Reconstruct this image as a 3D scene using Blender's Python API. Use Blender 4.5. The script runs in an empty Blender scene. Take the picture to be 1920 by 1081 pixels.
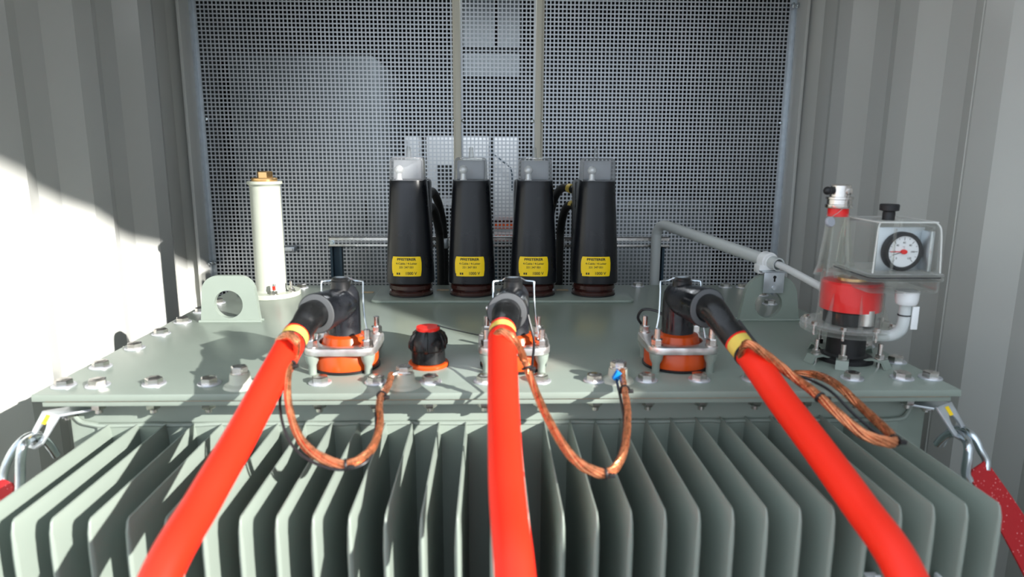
import bpy, bmesh, math, random
from mathutils import Vector, Matrix
random.seed(4)
C = bpy.context.scene
V = Vector
PI = math.pi

# ------------------------------------------------------------------ camera
F_PX, YAW, PITCH, ROLL, CAM_H = 1272.7, 0.0318, 0.1956, 0.0054, 0.427
_f = V((math.sin(YAW)*math.cos(PITCH), math.cos(YAW)*math.cos(PITCH), -math.sin(PITCH)))
_r0 = V((math.cos(YAW), -math.sin(YAW), 0)); _u0 = _r0.cross(_f)
_r = _r0*math.cos(ROLL)+_u0*math.sin(ROLL); _u = -_r0*math.sin(ROLL)+_u0*math.cos(ROLL)
CAM = V((0, 0, CAM_H))
cd = bpy.data.cameras.new('camera'); cam = bpy.data.objects.new('camera', cd)
C.collection.objects.link(cam); C.camera = cam
cam.matrix_world = Matrix(((_r.x, _u.x, -_f.x, 0), (_r.y, _u.y, -_f.y, 0), (_r.z, _u.z, -_f.z, CAM_H), (0, 0, 0, 1)))
cd.sensor_width = 36; cd.sensor_fit = 'HORIZONTAL'; cd.lens = 36*F_PX/1920; cd.clip_start = .02
cd.dof.use_dof = True; cd.dof.focus_distance = 1.95; cd.dof.aperture_fstop = 3.0

# ------------------------------------------------------------------ light
w = bpy.data.worlds.new('sky'); C.world = w; w.use_nodes = True
bg = w.node_tree.nodes['Background']; bg.inputs[0].default_value = (.78, .88, 1, 1); bg.inputs[1].default_value = 1.5
_nt = w.node_tree; _tc = _nt.nodes.new('ShaderNodeTexCoord'); _sx = _nt.nodes.new('ShaderNodeSeparateXYZ'); _mr = _nt.nodes.new('ShaderNodeMapRange')
_nt.links.new(_tc.outputs['Generated'], _sx.inputs[0]); _nt.links.new(_sx.outputs['X'], _mr.inputs[0])     # brighter left sky added to lift the right wall and lid
_mr.inputs[1].default_value = -.8; _mr.inputs[2].default_value = .8; _mr.inputs[3].default_value = 2.35; _mr.inputs[4].default_value = .85
_nt.links.new(_mr.outputs[0], bg.inputs[1])
sl = bpy.data.lights.new('sun', 'SUN'); so = bpy.data.objects.new('sun', sl); C.collection.objects.link(so)
SUN = V((-1, .805, -.53)).normalized()
so.rotation_euler = SUN.to_track_quat('-Z', 'Y').to_euler(); so.location = (3, -3, 3)
sl.energy = 10.8; sl.angle = math.radians(.55); sl.color = (1, .965, .92)
C.view_settings.view_transform = 'Standard'; C.view_settings.look = 'None'
C.view_settings.gamma = 1; C.view_settings.use_curve_mapping = False; C.view_settings.exposure = 0.0

def at(px, py, y):
    d = _f + _r*((px-960)/F_PX) - _u*((py-540.5)/F_PX)
    return CAM + d*(y/d.y)

# ------------------------------------------------------------------ materials
def mat(name, col, rough=.5, metal=0, spec=.5, noise=0, nscale=20, bump=0, bscale=200, coat=0, emit=None, trans=0, ior=1.45):
    m = bpy.data.materials.new(name); m.use_nodes = True; nt = m.node_tree; b = nt.nodes['Principled BSDF']
    b.inputs['Base Color'].default_value = (*col, 1); b.inputs['Roughness'].default_value = rough
    b.inputs['Metallic'].default_value = metal; b.inputs['Specular IOR Level'].default_value = spec
    b.inputs['Coat Weight'].default_value = coat
    b.inputs['Transmission Weight'].default_value = trans; b.inputs['IOR'].default_value = ior
    tc = nt.nodes.new('ShaderNodeTexCoord')
    if noise:
        n = nt.nodes.new('ShaderNodeTexNoise'); n.inputs['Scale'].default_value = nscale; n.inputs['Detail'].default_value = 6
        nt.links.new(tc.outputs['Object'], n.inputs['Vector'])
        mr = nt.nodes.new('ShaderNodeMapRange'); mr.inputs[1].default_value = .3; mr.inputs[2].default_value = .7
        mr.inputs[3].default_value = 1-noise; mr.inputs[4].default_value = 1+noise
        nt.links.new(n.outputs['Fac'], mr.inputs[0])
        mx = nt.nodes.new('ShaderNodeVectorMath'); mx.operation = 'SCALE'; mx.inputs[0].default_value = col
        nt.links.new(mr.outputs[0], mx.inputs['Scale']); nt.links.new(mx.outputs[0], b.inputs['Base Color'])
        m2 = nt.nodes.new('ShaderNodeMapRange'); m2.inputs[1].default_value = .3; m2.inputs[2].default_value = .7
        m2.inputs[3].default_value = max(0, rough-noise*.5); m2.inputs[4].default_value = min(1, rough+noise*.5)
        nt.links.new(n.outputs['Fac'], m2.inputs[0]); nt.links.new(m2.outputs[0], b.inputs['Roughness'])
    if bump:
        n = nt.nodes.new('ShaderNodeTexNoise'); n.inputs['Scale'].default_value = bscale; n.inputs['Detail'].default_value = 3
        nt.links.new(tc.outputs['Object'], n.inputs['Vector'])
        bp = nt.nodes.new('ShaderNodeBump'); bp.inputs['Strength'].default_value = bump; bp.inputs['Distance'].default_value = .001
        nt.links.new(n.outputs['Fac'], bp.inputs['Height']); nt.links.new(bp.outputs[0], b.inputs['Normal'])
    if emit: b.inputs['Emission Color'].default_value = (*col, 1); b.inputs['Emission Strength'].default_value = emit
    return m

def clear_mat(name, tint=(.9, .92, .88), dens=.04, edge=.42):
    m = bpy.data.materials.new(name); m.use_nodes = True; nt = m.node_tree
    out = nt.nodes['Material Output']; nt.nodes.remove(nt.nodes['Principled BSDF'])
    di = nt.nodes.new('ShaderNodeBsdfDiffuse'); di.inputs[0].default_value = (*tint, 1)
    gl = nt.nodes.new('ShaderNodeBsdfGlossy'); gl.inputs['Roughness'].default_value = .06
    tr = nt.nodes.new('ShaderNodeBsdfTransparent'); tr.inputs[0].default_value = (.965, .97, .95, 1)
    lw = nt.nodes.new('ShaderNodeLayerWeight'); lw.inputs[0].default_value = .5
    pw = nt.nodes.new('ShaderNodeMath'); pw.operation = 'POWER'; pw.inputs[1].default_value = 2.0
    nt.links.new(lw.outputs['Facing'], pw.inputs[0])
    mr = nt.nodes.new('ShaderNodeMapRange'); mr.inputs[3].default_value = dens; mr.inputs[4].default_value = edge
    nt.links.new(pw.outputs[0], mr.inputs[0])
    a = nt.nodes.new('ShaderNodeMixShader'); nt.links.new(mr.outputs[0], a.inputs[0])
    nt.links.new(tr.outputs[0], a.inputs[1]); nt.links.new(di.outputs[0], a.inputs[2])
    fr = nt.nodes.new('ShaderNodeFresnel'); fr.inputs[0].default_value = 1.45
    fm = nt.nodes.new('ShaderNodeMath'); fm.operation = 'MULTIPLY'; fm.inputs[1].default_value = .4; nt.links.new(fr.outputs[0], fm.inputs[0])
    b = nt.nodes.new('ShaderNodeMixShader'); nt.links.new(fm.outputs[0], b.inputs[0])
    nt.links.new(a.outputs[0], b.inputs[1]); nt.links.new(gl.outputs[0], b.inputs[2])
    nt.links.new(b.outputs[0], out.inputs[0])
    return m

M = dict(
    wall=mat('container_paint', (.56, .565, .535), .26, noise=.015, nscale=3),
    ceil=mat('ceiling_paint', (.72, .72, .70), .5),
    floor=mat('plywood_floor', (.16, .11, .07), .6, noise=.2, nscale=4),
    green=mat('grey_green_paint', (.245, .290, .250), .30, noise=.05, nscale=6, bump=.08, bscale=60),
    pale=mat('pale_green_paint', (.42, .45, .38), .38, noise=.03),
    galv=mat('galvanised_steel', (.56, .60, .63), .38, metal=.75, noise=.12, nscale=30),
    mesh=mat('galvanised_perforated_sheet', (.60, .63, .66), .42, metal=.7, noise=.1, nscale=6),
    zinc=mat('zinc_plated_steel', (.62, .68, .72), .2, metal=1, noise=.15, nscale=25),
    steel=mat('stainless_steel', (.66, .63, .60), .24, metal=1, noise=.1, nscale=60),
    alu=mat('cast_aluminium', (.75, .73, .71), .33, metal=.9, noise=.1, nscale=50, bump=.15, bscale=120),
    silver=mat('silver_ball', (.82, .83, .85), .3, metal=.35),
    washer=mat('washer_steel', (.68, .70, .74), .35, metal=.7),
    beige=mat('beige_painted_post', (.70, .67, .57), .45),
    brass=mat('brass', (.85, .55, .25), .3, metal=.9, noise=.08),
    hood=mat('black_moulded_plastic', (.007, .008, .0105), .30, noise=.12, nscale=14, bump=.1, bscale=30),
    rubber=mat('black_rubber', (.009, .0095, .010), .30, noise=.3, nscale=30),
    dirty=mat('scuffed_black_rubber', (.010, .011, .014), .30, noise=.6, nscale=22, bump=.15, bscale=60),
    black=mat('matt_black', (.012, .012, .013), .5),
    greyring=mat('grey_rubber_ring', (.10, .105, .108), .45),
    porc=mat('brown_glazed_porcelain', (.045, .015, .012), .08, coat=.6),
    yellow=mat('yellow_label', (1, .67, .0), .35),
    ink=mat('black_ink', (.02, .018, .01), .5),
    greycap=mat('smoky_grey_plastic', (.36, .38, .42), .3),
    red=mat('red_cable_sheath', (.90, .024, .007), .45, noise=.03, nscale=8, spec=.35),
    redband=mat('red_tape', (.85, .02, .01), .35),
    yelband=mat('yellow_tape', (.80, .60, .12), .4, noise=.1),
    orange=mat('orange_red_epoxy', (.56, .070, .008), .25, noise=.05),
    copper=mat('copper_braid', (.62, .235, .11), .3, metal=.85, noise=.25, nscale=90, bump=.6, bscale=240),
    wire=mat('black_wire', (.015, .015, .017), .4),
    blue=mat('blue_terminal', (.0, .2, .65), .4),
    relayred=mat('red_float', (.85, .02, .02), .3),
    clear=clear_mat('clear_plastic', (.95, .96, .93), dens=.006, edge=.42),
    capclear=clear_mat('smoky_clear_plastic', (.5, .52, .56), .14, .7),
    white=mat('white_plastic', (.78, .79, .79), .35),
    dial=mat('dial_white', (.85, .86, .88), .4),
    pipe=mat('grey_conduit', (.55, .58, .57), .4),
    strap=None,
    cab=mat('grey_cabinet', (.13, .15, .16), .5),
    whitebox=mat('white_enclosure', (.75, .77, .78), .45),
    dark=mat('room_shade_and_dark_parts', (.010, .011, .012), .6),  # room shade put into the colour; also a handle and a window
    tan=mat('tan_plate', (.45, .33, .2), .5, noise=.3, nscale=120),
    bluerail=mat('dark_blue_strut', (.035, .07, .1), .45),
    render=mat('sun_blocker_render', (.40, .39, .37), .8, noise=.1),
    asphalt=mat('asphalt', (.26, .26, .25), .9, noise=.2),
    rust=mat('rust_seam', (.45, .25, .12), .8, noise=.3, nscale=40),
)
def strap_mat():
    m = mat('red_webbing', (.55, .006, .010), .6); nt = m.node_tree; b = nt.nodes['Principled BSDF']
    tc = nt.nodes.new('ShaderNodeTexCoord'); wv = nt.nodes.new('ShaderNodeTexWave'); wv.inputs['Scale'].default_value = 180
    nt.links.new(tc.outputs['Object'], wv.inputs['Vector'])
    bp = nt.nodes.new('ShaderNodeBump'); bp.inputs['Strength'].default_value = .5; bp.inputs['Distance'].default_value = .001
    nt.links.new(wv.outputs['Fac'], bp.inputs['Height']); nt.links.new(bp.outputs[0], b.inputs['Normal'])
    vo = nt.nodes.new('ShaderNodeTexVoronoi'); vo.inputs['Scale'].default_value = 150
    nt.links.new(tc.outputs['Object'], vo.inputs['Vector'])
    lt = nt.nodes.new('ShaderNodeMath'); lt.operation = 'LESS_THAN'; lt.inputs[1].default_value = .18
    nt.links.new(vo.outputs['Distance'], lt.inputs[0])
    mx = nt.nodes.new('ShaderNodeMixRGB'); mx.inputs[1].default_value = (.42, .004, .008, 1); mx.inputs[2].default_value = (.75, .25, .25, 1)
    nt.links.new(lt.outputs[0], mx.inputs[0]); nt.links.new(mx.outputs[0], b.inputs['Base Color'])
    return m
M['strap'] = strap_mat()

# ------------------------------------------------------------------ mesh helpers
def frame(d):
    d = V(d).normalized(); a = V((0, 0, 1)) if abs(d.z) < .9 else V((0, 1, 0))
    x = a.cross(d).normalized(); return x, d.cross(x), d

class MB:
    def __init__(s): s.bm = bmesh.new()
    def box(s, lo, hi, bev=0, rot=None, piv=None):
        b = bmesh.new(); bmesh.ops.create_cube(b, size=1)
        lo, hi = V(lo), V(hi)
        for v in b.verts: v.co = V(((lo.x+hi.x)/2+v.co.x*(hi.x-lo.x), (lo.y+hi.y)/2+v.co.y*(hi.y-lo.y), (lo.z+hi.z)/2+v.co.z*(hi.z-lo.z)))
        if bev: bmesh.ops.bevel(b, geom=b.edges[:], offset=bev, segments=2, affect='EDGES', profile=.5)
        if rot is not None:
            p = V(piv) if piv is not None else (lo+hi)/2
            for v in b.verts: v.co = p + rot @ (v.co-p)
        s.merge(b); return s
    def merge(s, b):
        me = bpy.data.meshes.new('t'); b.to_mesh(me); b.free(); s.bm.from_mesh(me); bpy.data.meshes.remove(me)
    def lathe(s, prof, o=(0, 0, 0), axis=(0, 0, 1), seg=40, cap=True, ell=None, close=False):
        x, y, z = frame(axis); o = V(o); rings = []
        if axis == (0, 0, 1): x, y = V((1, 0, 0)), V((0, 1, 0))
        for r, h in prof:
            if r < 1e-6: rings.append([s.bm.verts.new(o+z*h)])
            else: rings.append([s.bm.verts.new(o+z*h+(x*math.cos(t*2*PI/seg)+y*math.sin(t*2*PI/seg)*(ell or 1))*r) for t in range(seg)])
        prs = list(zip(rings, rings[1:]))
        if close: prs.append((rings[-1], rings[0]))
        for a, b in prs:
            for i in range(seg):
                j = (i+1) % seg
                if len(a) == 1 and len(b) == 1: continue
                if len(a) == 1: s.bm.faces.new((a[0], b[j], b[i]))
                elif len(b) == 1: s.bm.faces.new((a[i], a[j], b[0]))
                else: s.bm.faces.new((a[i], a[j], b[j], b[i]))
        if cap and not close:
            if len(rings[0]) > 1: s.bm.faces.new(rings[0][::-1])
            if len(rings[-1]) > 1: s.bm.faces.new(rings[-1])
        return s
    def cyl(s, a, b, r, r2=None, seg=24):
        a, b = V(a), V(b); L = (b-a).length
        return s.lathe([(r, 0), (r if r2 is None else r2, L)], a, tuple(b-a), seg)
    def hexa(s, o, r, h, axis=(0, 0, 1), ch=.15):
        return s.lathe([(r, 0), (r, h*(1-ch)), (r*.86, h)], o, axis, 6)
    def ball(s, o, r, sub=3, sc=(1, 1, 1)):
        b = bmesh.new(); bmesh.ops.create_icosphere(b, subdivisions=sub, radius=r)
        for v in b.verts: v.co = V(o)+V((v.co.x*sc[0], v.co.y*sc[1], v.co.z*sc[2]))
        s.merge(b); return s
    def tube(s, pts, r, seg=12, smooth=8, cap=True, inner=None):
        P = spline(pts, smooth) if smooth else [V(p) for p in pts]
        n = len(P); rr = r if callable(r) else (lambda t: r)
        T = [(P[min(i+1, n-1)]-P[max(i-1, 0)]).normalized() for i in range(n)]
        x, y, _ = frame(T[0]); rings = []
        for i in range(n):
            if i:
                q = T[i-1].rotation_difference(T[i]); x = q @ x; y = q @ y
            R = rr(i/(n-1)); rings.append([s.bm.verts.new(P[i]+(x*math.cos(k*2*PI/seg)+y*math.sin(k*2*PI/seg))*R) for k in range(seg)])
        for a, b in zip(rings, rings[1:]):
            for i in range(seg): s.bm.faces.new((a[i], a[(i+1) % seg], b[(i+1) % seg], b[i]))
        if cap: s.bm.faces.new(rings[0][::-1]); s.bm.faces.new(rings[-1])
        return s
    def prism(s, poly, vec, holes=()):
        """poly: list of 3D points; extruded along vec; holes: equal-length loops"""
        vec = V(vec)
        if not holes:
            a = [s.bm.verts.new(V(p)) for p in poly]; b = [s.bm.verts.new(V(p)+vec) for p in poly]; n = len(a)
            s.bm.faces.new(a); s.bm.faces.new(b[::-1])
            for i in range(n): s.bm.faces.new((a[i], b[i], b[(i+1) % n], a[(i+1) % n]))
        else:
            b_ = bmesh.new(); es = []
            for loop in [poly]+list(holes):
                vs = [b_.verts.new(V(p)) for p in loop]
                es += [b_.edges.new((vs[i], vs[(i+1) % len(vs)])) for i in range(len(vs))]
            bmesh.ops.triangle_fill(b_, use_beauty=True, use_dissolve=False, edges=es)
            g = bmesh.ops.extrude_face_region(b_, geom=b_.faces[:])
            bmesh.ops.translate(b_, vec=vec, verts=[v for v in g['geom'] if isinstance(v, bmesh.types.BMVert)])
            s.merge(b_)
        return s
    def build(s, name, m, parent=None, label=None, bevel=0, ang=35, flip=True):
        bm = s.bm
        bmesh.ops.recalc_face_normals(bm, faces=bm.faces[:]) if flip else None
        if bevel:
            bm.normal_update()
            ed = [e for e in bm.edges if len(e.link_faces) == 2 and e.calc_face_angle(0) > .6]
            if ed: bmesh.ops.bevel(bm, geom=ed, offset=bevel, segments=2, affect='EDGES', profile=.5)
        bm.normal_update()
        for f in bm.faces: f.smooth = True
        for e in bm.edges: e.smooth = len(e.link_faces) == 2 and e.calc_face_angle(0) < math.radians(ang)
        off = wloc(parent)
        for v in bm.verts: v.co -= off
        me = bpy.data.meshes.new(name); bm.to_mesh(me); bm.free()
        o = bpy.data.objects.new(name, me); C.collection.objects.link(o)
        if m: me.materials.append(M[m])
        if parent: o.parent = parent
        if label: o['label'] = label
        return o

def wloc(p):
    v = V((0, 0, 0))
    while p: v += p.location; p = p.parent
    return v

def spline(pts, k=8):
    P = [V(p) for p in pts]
    if len(P) < 3: return [P[0].lerp(P[-1], i/k) for i in range(k+1)]
    Q = [P[0]*2-P[1]]+P+[P[-1]*2-P[-2]]; out = []
    for i in range(1, len(Q)-2):
        a, b, c, d = Q[i-1:i+3]
        for j in range(k):
            t = j/k; out.append(.5*((2*b)+(c-a)*t+(2*a-5*b+4*c-d)*t*t+(3*b-a-3*c+d)*t**3))
    out.append(P[-1]); return out

def thing(name, label, cat, loc, group=None):
    o = bpy.data.objects.new(name, None); C.collection.objects.link(o); o.location = loc; o.empty_display_size = .05
    o['label'] = label; o['category'] = cat
    if group: o['group'] = group
    return o
def tag(o, label, cat, group=None):
    o['label'] = label; o['category'] = cat
    if group: o['group'] = group
    return o
def struct(o): o['kind'] = 'structure'; return o
def kids(o): return [c for c in C.objects if c.parent == o]
def dup(root, loc, label=None, group=None):
    r = root.copy(); C.collection.objects.link(r); r.location = loc
    if label: r['label'] = label
    if group: r['group'] = group
    for ch in kids(root):
        c = ch.copy(); C.collection.objects.link(c); c.parent = r
        for g in kids(ch):
            d = g.copy(); C.collection.objects.link(d); d.parent = c
    return r
def dup_part(p, dloc):
    c = p.copy(); C.collection.objects.link(c); c.location = p.location+V(dloc)
    for g in kids(p):
        d = g.copy(); C.collection.objects.link(d); d.parent = c
    return c

# ------------------------------------------------------------------ container shell   (lid top is z = 0)
FZ, CZ = -1.30, 1.16
YB, YM = 4.9, 2.80
def corr_wall(side, x0, phase, y0, y1, name, skip=None):
    per, d = .37, .036
    prof = []; k = math.floor((y0-phase)/per)-1
    while phase+k*per < y1:
        b = phase+k*per
        prof += [(b, 0), (b+.093, 0), (b+.183, d), (b+.278, d)]; k += 1
    pts = [p for p in prof if y0 < p[0] < y1]; pts = [(y0, 0)]+pts+[(y1, 0)]
    m = MB(); th = .003
    inn = [V((x0+side*dx, y, FZ)) for y, dx in pts]
    out = [p+V((side*.05, 0, 0)) for p in inn]
    poly = inn+[V((x0+side*.09, y1, FZ)), V((x0+side*.09, y0, FZ))]
    m.prism(poly, (0, 0, CZ-FZ))
    return struct(m.build(name, 'wall', ang=12))
XL, XR = -1.16, 1.21
corr_wall(-1, XL, 2.035, .55, YM+.03, 'wall_left')
corr_wall(1, XR, 2.0, .95, YM+.03, 'wall_right')
struct(MB().box((XL-.09, YM+.03, FZ), (XL, YB, CZ)).build('wall_rear_left', 'dark'))  # rear walls and ceiling coloured near-black to hold the room's shade
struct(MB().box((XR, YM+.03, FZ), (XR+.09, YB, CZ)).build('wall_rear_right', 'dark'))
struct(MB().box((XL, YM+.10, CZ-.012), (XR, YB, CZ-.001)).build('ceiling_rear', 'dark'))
struct(MB().box((XL-.09, .0, FZ-.1), (XR+.09, YB, FZ)).build('floor', 'floor'))
struct(MB().box((XL-.09, .95, CZ), (XR+.09, YB, CZ+.08)).build('ceiling', 'ceil'))
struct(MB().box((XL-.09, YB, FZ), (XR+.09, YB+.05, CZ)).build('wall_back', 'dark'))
struct(MB().box((-14, -14, FZ-.35), (14, 14, FZ-.16)).build('ground', 'asphalt'))
# end frames beside the mesh and the thin weld seams down both walls
for i, (sx, x) in enumerate(((1, XL), (-1, XR))):
    a = MB().box((min(x, x+sx*.012), YM-.11, FZ), (max(x, x+sx*.012), YM+.02, CZ), bev=.002); struct(a.build('trim_%d' % (i+1), 'wall'))
for i, (x, y) in enumerate(((XL-.004, 1.715), (XR+.004, 1.735))):
    struct(MB().tube([(x, y, FZ), (x, y+.002, 0), (x, y, CZ)], .0022, 6, 6).build('trim_%d' % (i+3), 'wall'))
# added unseen slab outside the open front, cut to leave one patch of sun
X3 = 3.0
def outside(name, poly):
    struct(MB().prism([(X3, y, z) for y, z in poly], (.25, 0, 0)).build(name, 'render'))
def back(p):
    t = (X3-p[0])/-SUN.x; return (p[1]-SUN.y*t, p[2]-SUN.z*t)
edge = [back(p) for p in ((XL, 1.68, .453), (XL, 1.925, .338), (XL, 2.14, .262), (XL, 2.449, .137), (XL, 2.83, -.01), (-.346, 1.937, 0), (-.05, 1.573, 0), (.159, 1.337, 0), (.27, 1.17, 0))]
outside('added_sun_blocker', [(-4.6, FZ-.2), (-.25, FZ-.2), (-.25, 3.5), (-3.2, 3.5), (-3.2, edge[0][1]+.55)]+edge+[(edge[-1][0]-.35, edge[-1][1]-.035), (-4.6, edge[-1][1]-.12)])

# ------------------------------------------------------------------ perforated mesh panels
def perf(x0, x1, name, label):
    pit, hole, th = .01575, .0107, .0015
    z0, z1 = -.62, CZ-.01
    nx = int((x1-x0-.014)/pit); nz = int((z1-z0-.014)/pit)
    mx = (x1-x0-nx*pit)/2; xs = [x0]; zs = [z0]
    for i in range(nx): xs += [x0+mx+i*pit+(pit-hole)/2, x0+mx+i*pit+(pit+hole)/2]
    mz = (z1-z0-nz*pit)/2
    for i in range(nz): zs += [z0+mz+i*pit+(pit-hole)/2, z0+mz+i*pit+(pit+hole)/2]
    xs.append(x1); zs.append(z1)
    vs = []; W_ = len(xs); H_ = len(zs)
    for y in (YM, YM+th):
        for z in zs:
            for x in xs: vs.append((x, y, z))
    N = W_*H_; fs = []
    def idx(i, j): return j*W_+i
    for j in range(H_-1):
        for i in range(W_-1):
            if i % 2 == 1 and j % 2 == 1:
                a, b, c, d = idx(i, j), idx(i+1, j), idx(i+1, j+1), idx(i, j+1)
                for p, q in ((a, b), (b, c), (c, d), (d, a)): fs.append((q, p, p+N, q+N))
            else:
                a, b, c, d = idx(i, j), idx(i+1, j), idx(i+1, j+1), idx(i, j+1)
                fs.append((a, b, c, d)); fs.append((a+N, d+N, c+N, b+N))
    root = thing(name, label, 'perforated panel', ((x0+x1)/2, YM, z0))
    me = bpy.data.meshes.new('perforated_sheet'); me.from_pydata([(a-(x0+x1)/2, b-YM, c-z0) for a, b, c in vs], [], fs); me.update()
    o = bpy.data.objects.new('perforated_sheet', me); C.collection.objects.link(o); o.parent = root; me.materials.append(M['mesh'])
    return root
pl = perf(-1.140, -.131, 'perforated_panel', 'wide galvanised perforated sheet on the left side behind the pale filler tube')
pm = perf(-.127, .186, 'perforated_panel', 'narrow perforated sheet between the two beige posts')
pr = perf(.190, 1.192, 'perforated_panel', 'wide galvanised perforated sheet on the right behind the grey conduit')
MB().box((-1.148, YM-.024, -.62), (-1.141, YM-.001, CZ-.01)).box((-1.141, YM-.004, -.62), (-1.128, YM-.001, CZ-.01)).build('edge_angle', 'galv', pl)
MB().box((1.193, YM-.024, -.62), (1.200, YM-.001, CZ-.01)).box((1.180, YM-.004, -.62), (1.193, YM-.001, CZ-.01)).build('edge_angle', 'galv', pr)
for p, xs_ in ((pl, (-1.125, -.150)), (pm, (-.110, .168)), (pr, (.208, 1.178))):
    for x in xs_:
        for z in (.556, ):
            MB().lathe([(.0075, 0), (.0075, .002), (.004, .004), (.0, .004)], (x, YM-.001, z), (0, -1, 0), 16).build('rivet', 'zinc', p)
for x, p in ((-.129, pl), (.188, pr)):
    t = thing('mesh_post', 'beige square post %s of the narrow middle perforated sheet' % ('left' if x < 0 else 'right'), 'post', (x, YM-.02, -.62), 'posts in front of the perforated sheets')
    MB().box((x-.011, YM-.026, -.62), (x+.011, YM-.002, CZ-.002), bev=.0015).build('square_tube', 'beige', t)
    MB().box((x+(-.02 if x < 0 else .009), YM-.0035, -.62), (x+(-.009 if x < 0 else .022), YM-.001, CZ-.002)).build('side_flange', 'beige', t)
for px, py, lb in ((386, 492, 'small galvanised bolt on the lower left edge of the mesh'), (1492, 10, 'small galvanised bolt on the upper right edge of the mesh')):
    p = at(px, py, YM-.035); s = 1 if px < 900 else -1; p.x = XL+.013 if s == 1 else XR-.013
    MBx = MB().cyl(p, p+V((s*.03, 0, 0)), .0055, seg=12).hexa(p+V((s*.0, 0, 0)), .011, .009, (s, 0, 0)).hexa(p+V((s*.018, 0, 0)), .011, .008, (s, 0, 0))
    tag(MBx.build('hex_bolt', 'zinc'), lb, 'bolt')

# ------------------------------------------------------------------ transformer tank
T = thing('transformer', 'grey-green oil transformer with bolted lid and tall vertical cooling fins', 'transformer', (.028, 1.7, FZ))
LX0, LX1, LY0, LY1 = -.822, .878, 1.178, 2.214
MB().box((LX0, LY0, -.013), (LX1, LY1, 0), bev=.0015).build('lid', 'green', T)
MB().box((LX0+.014, LY0+.006, -.0245), (LX1-.014, LY1-.006, -.0145), bev=.0015).build('tank_flange', 'green', T)
MB().box((LX0+.02, LY0+.004, -.0146), (LX1-.02, LY1-.010, -.0129)).build('gasket_seam', 'rust', T, 'thin rusty seam between lid and flange')
MB().box((-.807, 1.252, -1.22), (.866, 2.14, -.024), bev=.006).build('tank_wall', 'green', T)
MB().box((-.752, 1.243, -1.1), (.806, 1.253, -.082), bev=.002).build('fin_backing_sheet', 'green', T)
wb = [(-.80, 1.250, -.058), (-.785, 1.248, -.078), (-.76, 1.246, -.084)]+[(-.74+i*.03+random.uniform(-.005, .005), 1.246, -.086+random.uniform(-.0012, .0012)) for i in range(51)]+[(.81, 1.246, -.084), (.825, 1.248, -.074), (.832, 1.250, -.058)]
MB().tube(wb, .0045, 8, 3).build('weld_bead', 'green', T)
MB().box((-.72, 1.28, FZ), (-.60, 2.1, -1.2)).box((.60, 1.28, FZ), (.72, 2.1, -1.2)).build('skid', 'green', T)
def fin(x):
    m = MB(); bm = m.bm
    lv = [(-.083, .0011, .901), (-.087, .0014, .896), (-.102, .003, .8915), (-.135, .0045, .8900), (-1.08, .0045, .8905), (-1.10, .003, .895)]
    rings = []
    for z, h, yf in lv:
        pts = [(x-h, 1.25), (x-h, yf+h*1.1), (x-h*.7, yf+h*.35), (x, yf), (x+h*.7, yf+h*.35), (x+h, yf+h*1.1), (x+h, 1.25)]
        rings.append([bm.verts.new((a, b, z)) for a, b in pts])
    for a, b in zip(rings, rings[1:]):
        for i in range(7): bm.faces.new((a[i], a[(i+1) % 7], b[(i+1) % 7], b[i]))
    bm.faces.new(rings[0]); bm.faces.new(rings[-1][::-1])
    return m
finxs = [-.409-.0532*k for k in range(6, 0, -1)]+[.003-.0515*k for k in range(8, 0, -1)]+[.003, .054]+[.104+.0497*k for k in range(14)]
f0 = fin(finxs[0]).build('cooling_fin', 'green', T, ang=50)
for x in finxs[1:]: dup_part(f0, (x-finxs[0], 0, .008*max(0, x)/.75))
# lid bolts
def bolt(x, y, rot=0):
    b = MB().hexa((0, 0, .0032), .0158, .0105, ch=.12).lathe([(.0115, .0134), (.009, .0141), (0, .0141)], (0, 0, 0), seg=18)
    for v in b.bm.verts: v.co = Matrix.Rotation(rot, 3, 'Z') @ v.co + V((x, y, 0))
    o = b.build('bolt', 'steel', T, ang=20)
    MB().lathe([(.0075, .0), (.0215, .0), (.0215, .0018), (.0205, .003), (.0075, .003)], (x, y, 0.0002), seg=32, cap=False, close=True).build('washer', 'washer', o)
    return o
protos = [bolt(-.793, 1.227, a) for a in (.3,)]+[bolt(-.731, 1.227, .9)]
front = [-.631, -.529, -.426, -.323, -.218, -.115, -.012, .094, .199, .300, .403, .507, .605, .705, .805, .862]
spots = [(x, 1.232+(x+.8)*.009) for x in front]+[(-.788, y) for y in (1.340, 1.474, 1.596, 1.712, 1.826, 1.94)]+[(-.722, 2.118), (-.609, 2.165), (-.461, 2.18), (.485, 2.185), (.637, 2.178), (.772, 2.172), (.826, 2.165)]
spots += [(.855, y) for y in (1.352, 1.474, 1.596, 1.712)]+[(.815, 1.914), (.84, 2.04)]
for i, (x, y) in enumerate(spots):
    p = protos[i % 2]; base = (-.793, 1.227) if i % 2 == 0 else (-.731, 1.227)
    dup_part(p, (x-base[0], y-base[1], 0))
# nuts under the flange
n0 = MB().lathe([(.020, 0), (.020, -.0030)], (-.731, 1.222, -.0246), seg=24).hexa((-.731, 1.222, -.0270), .0135, .016, (0, 0, -1)).cyl((-.731, 1.222, -.043), (-.731, 1.222, -.051), .0065).build('nut', 'steel', T)
for x in front[:-1]: dup_part(n0, (x+.731, 0, 0))
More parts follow.
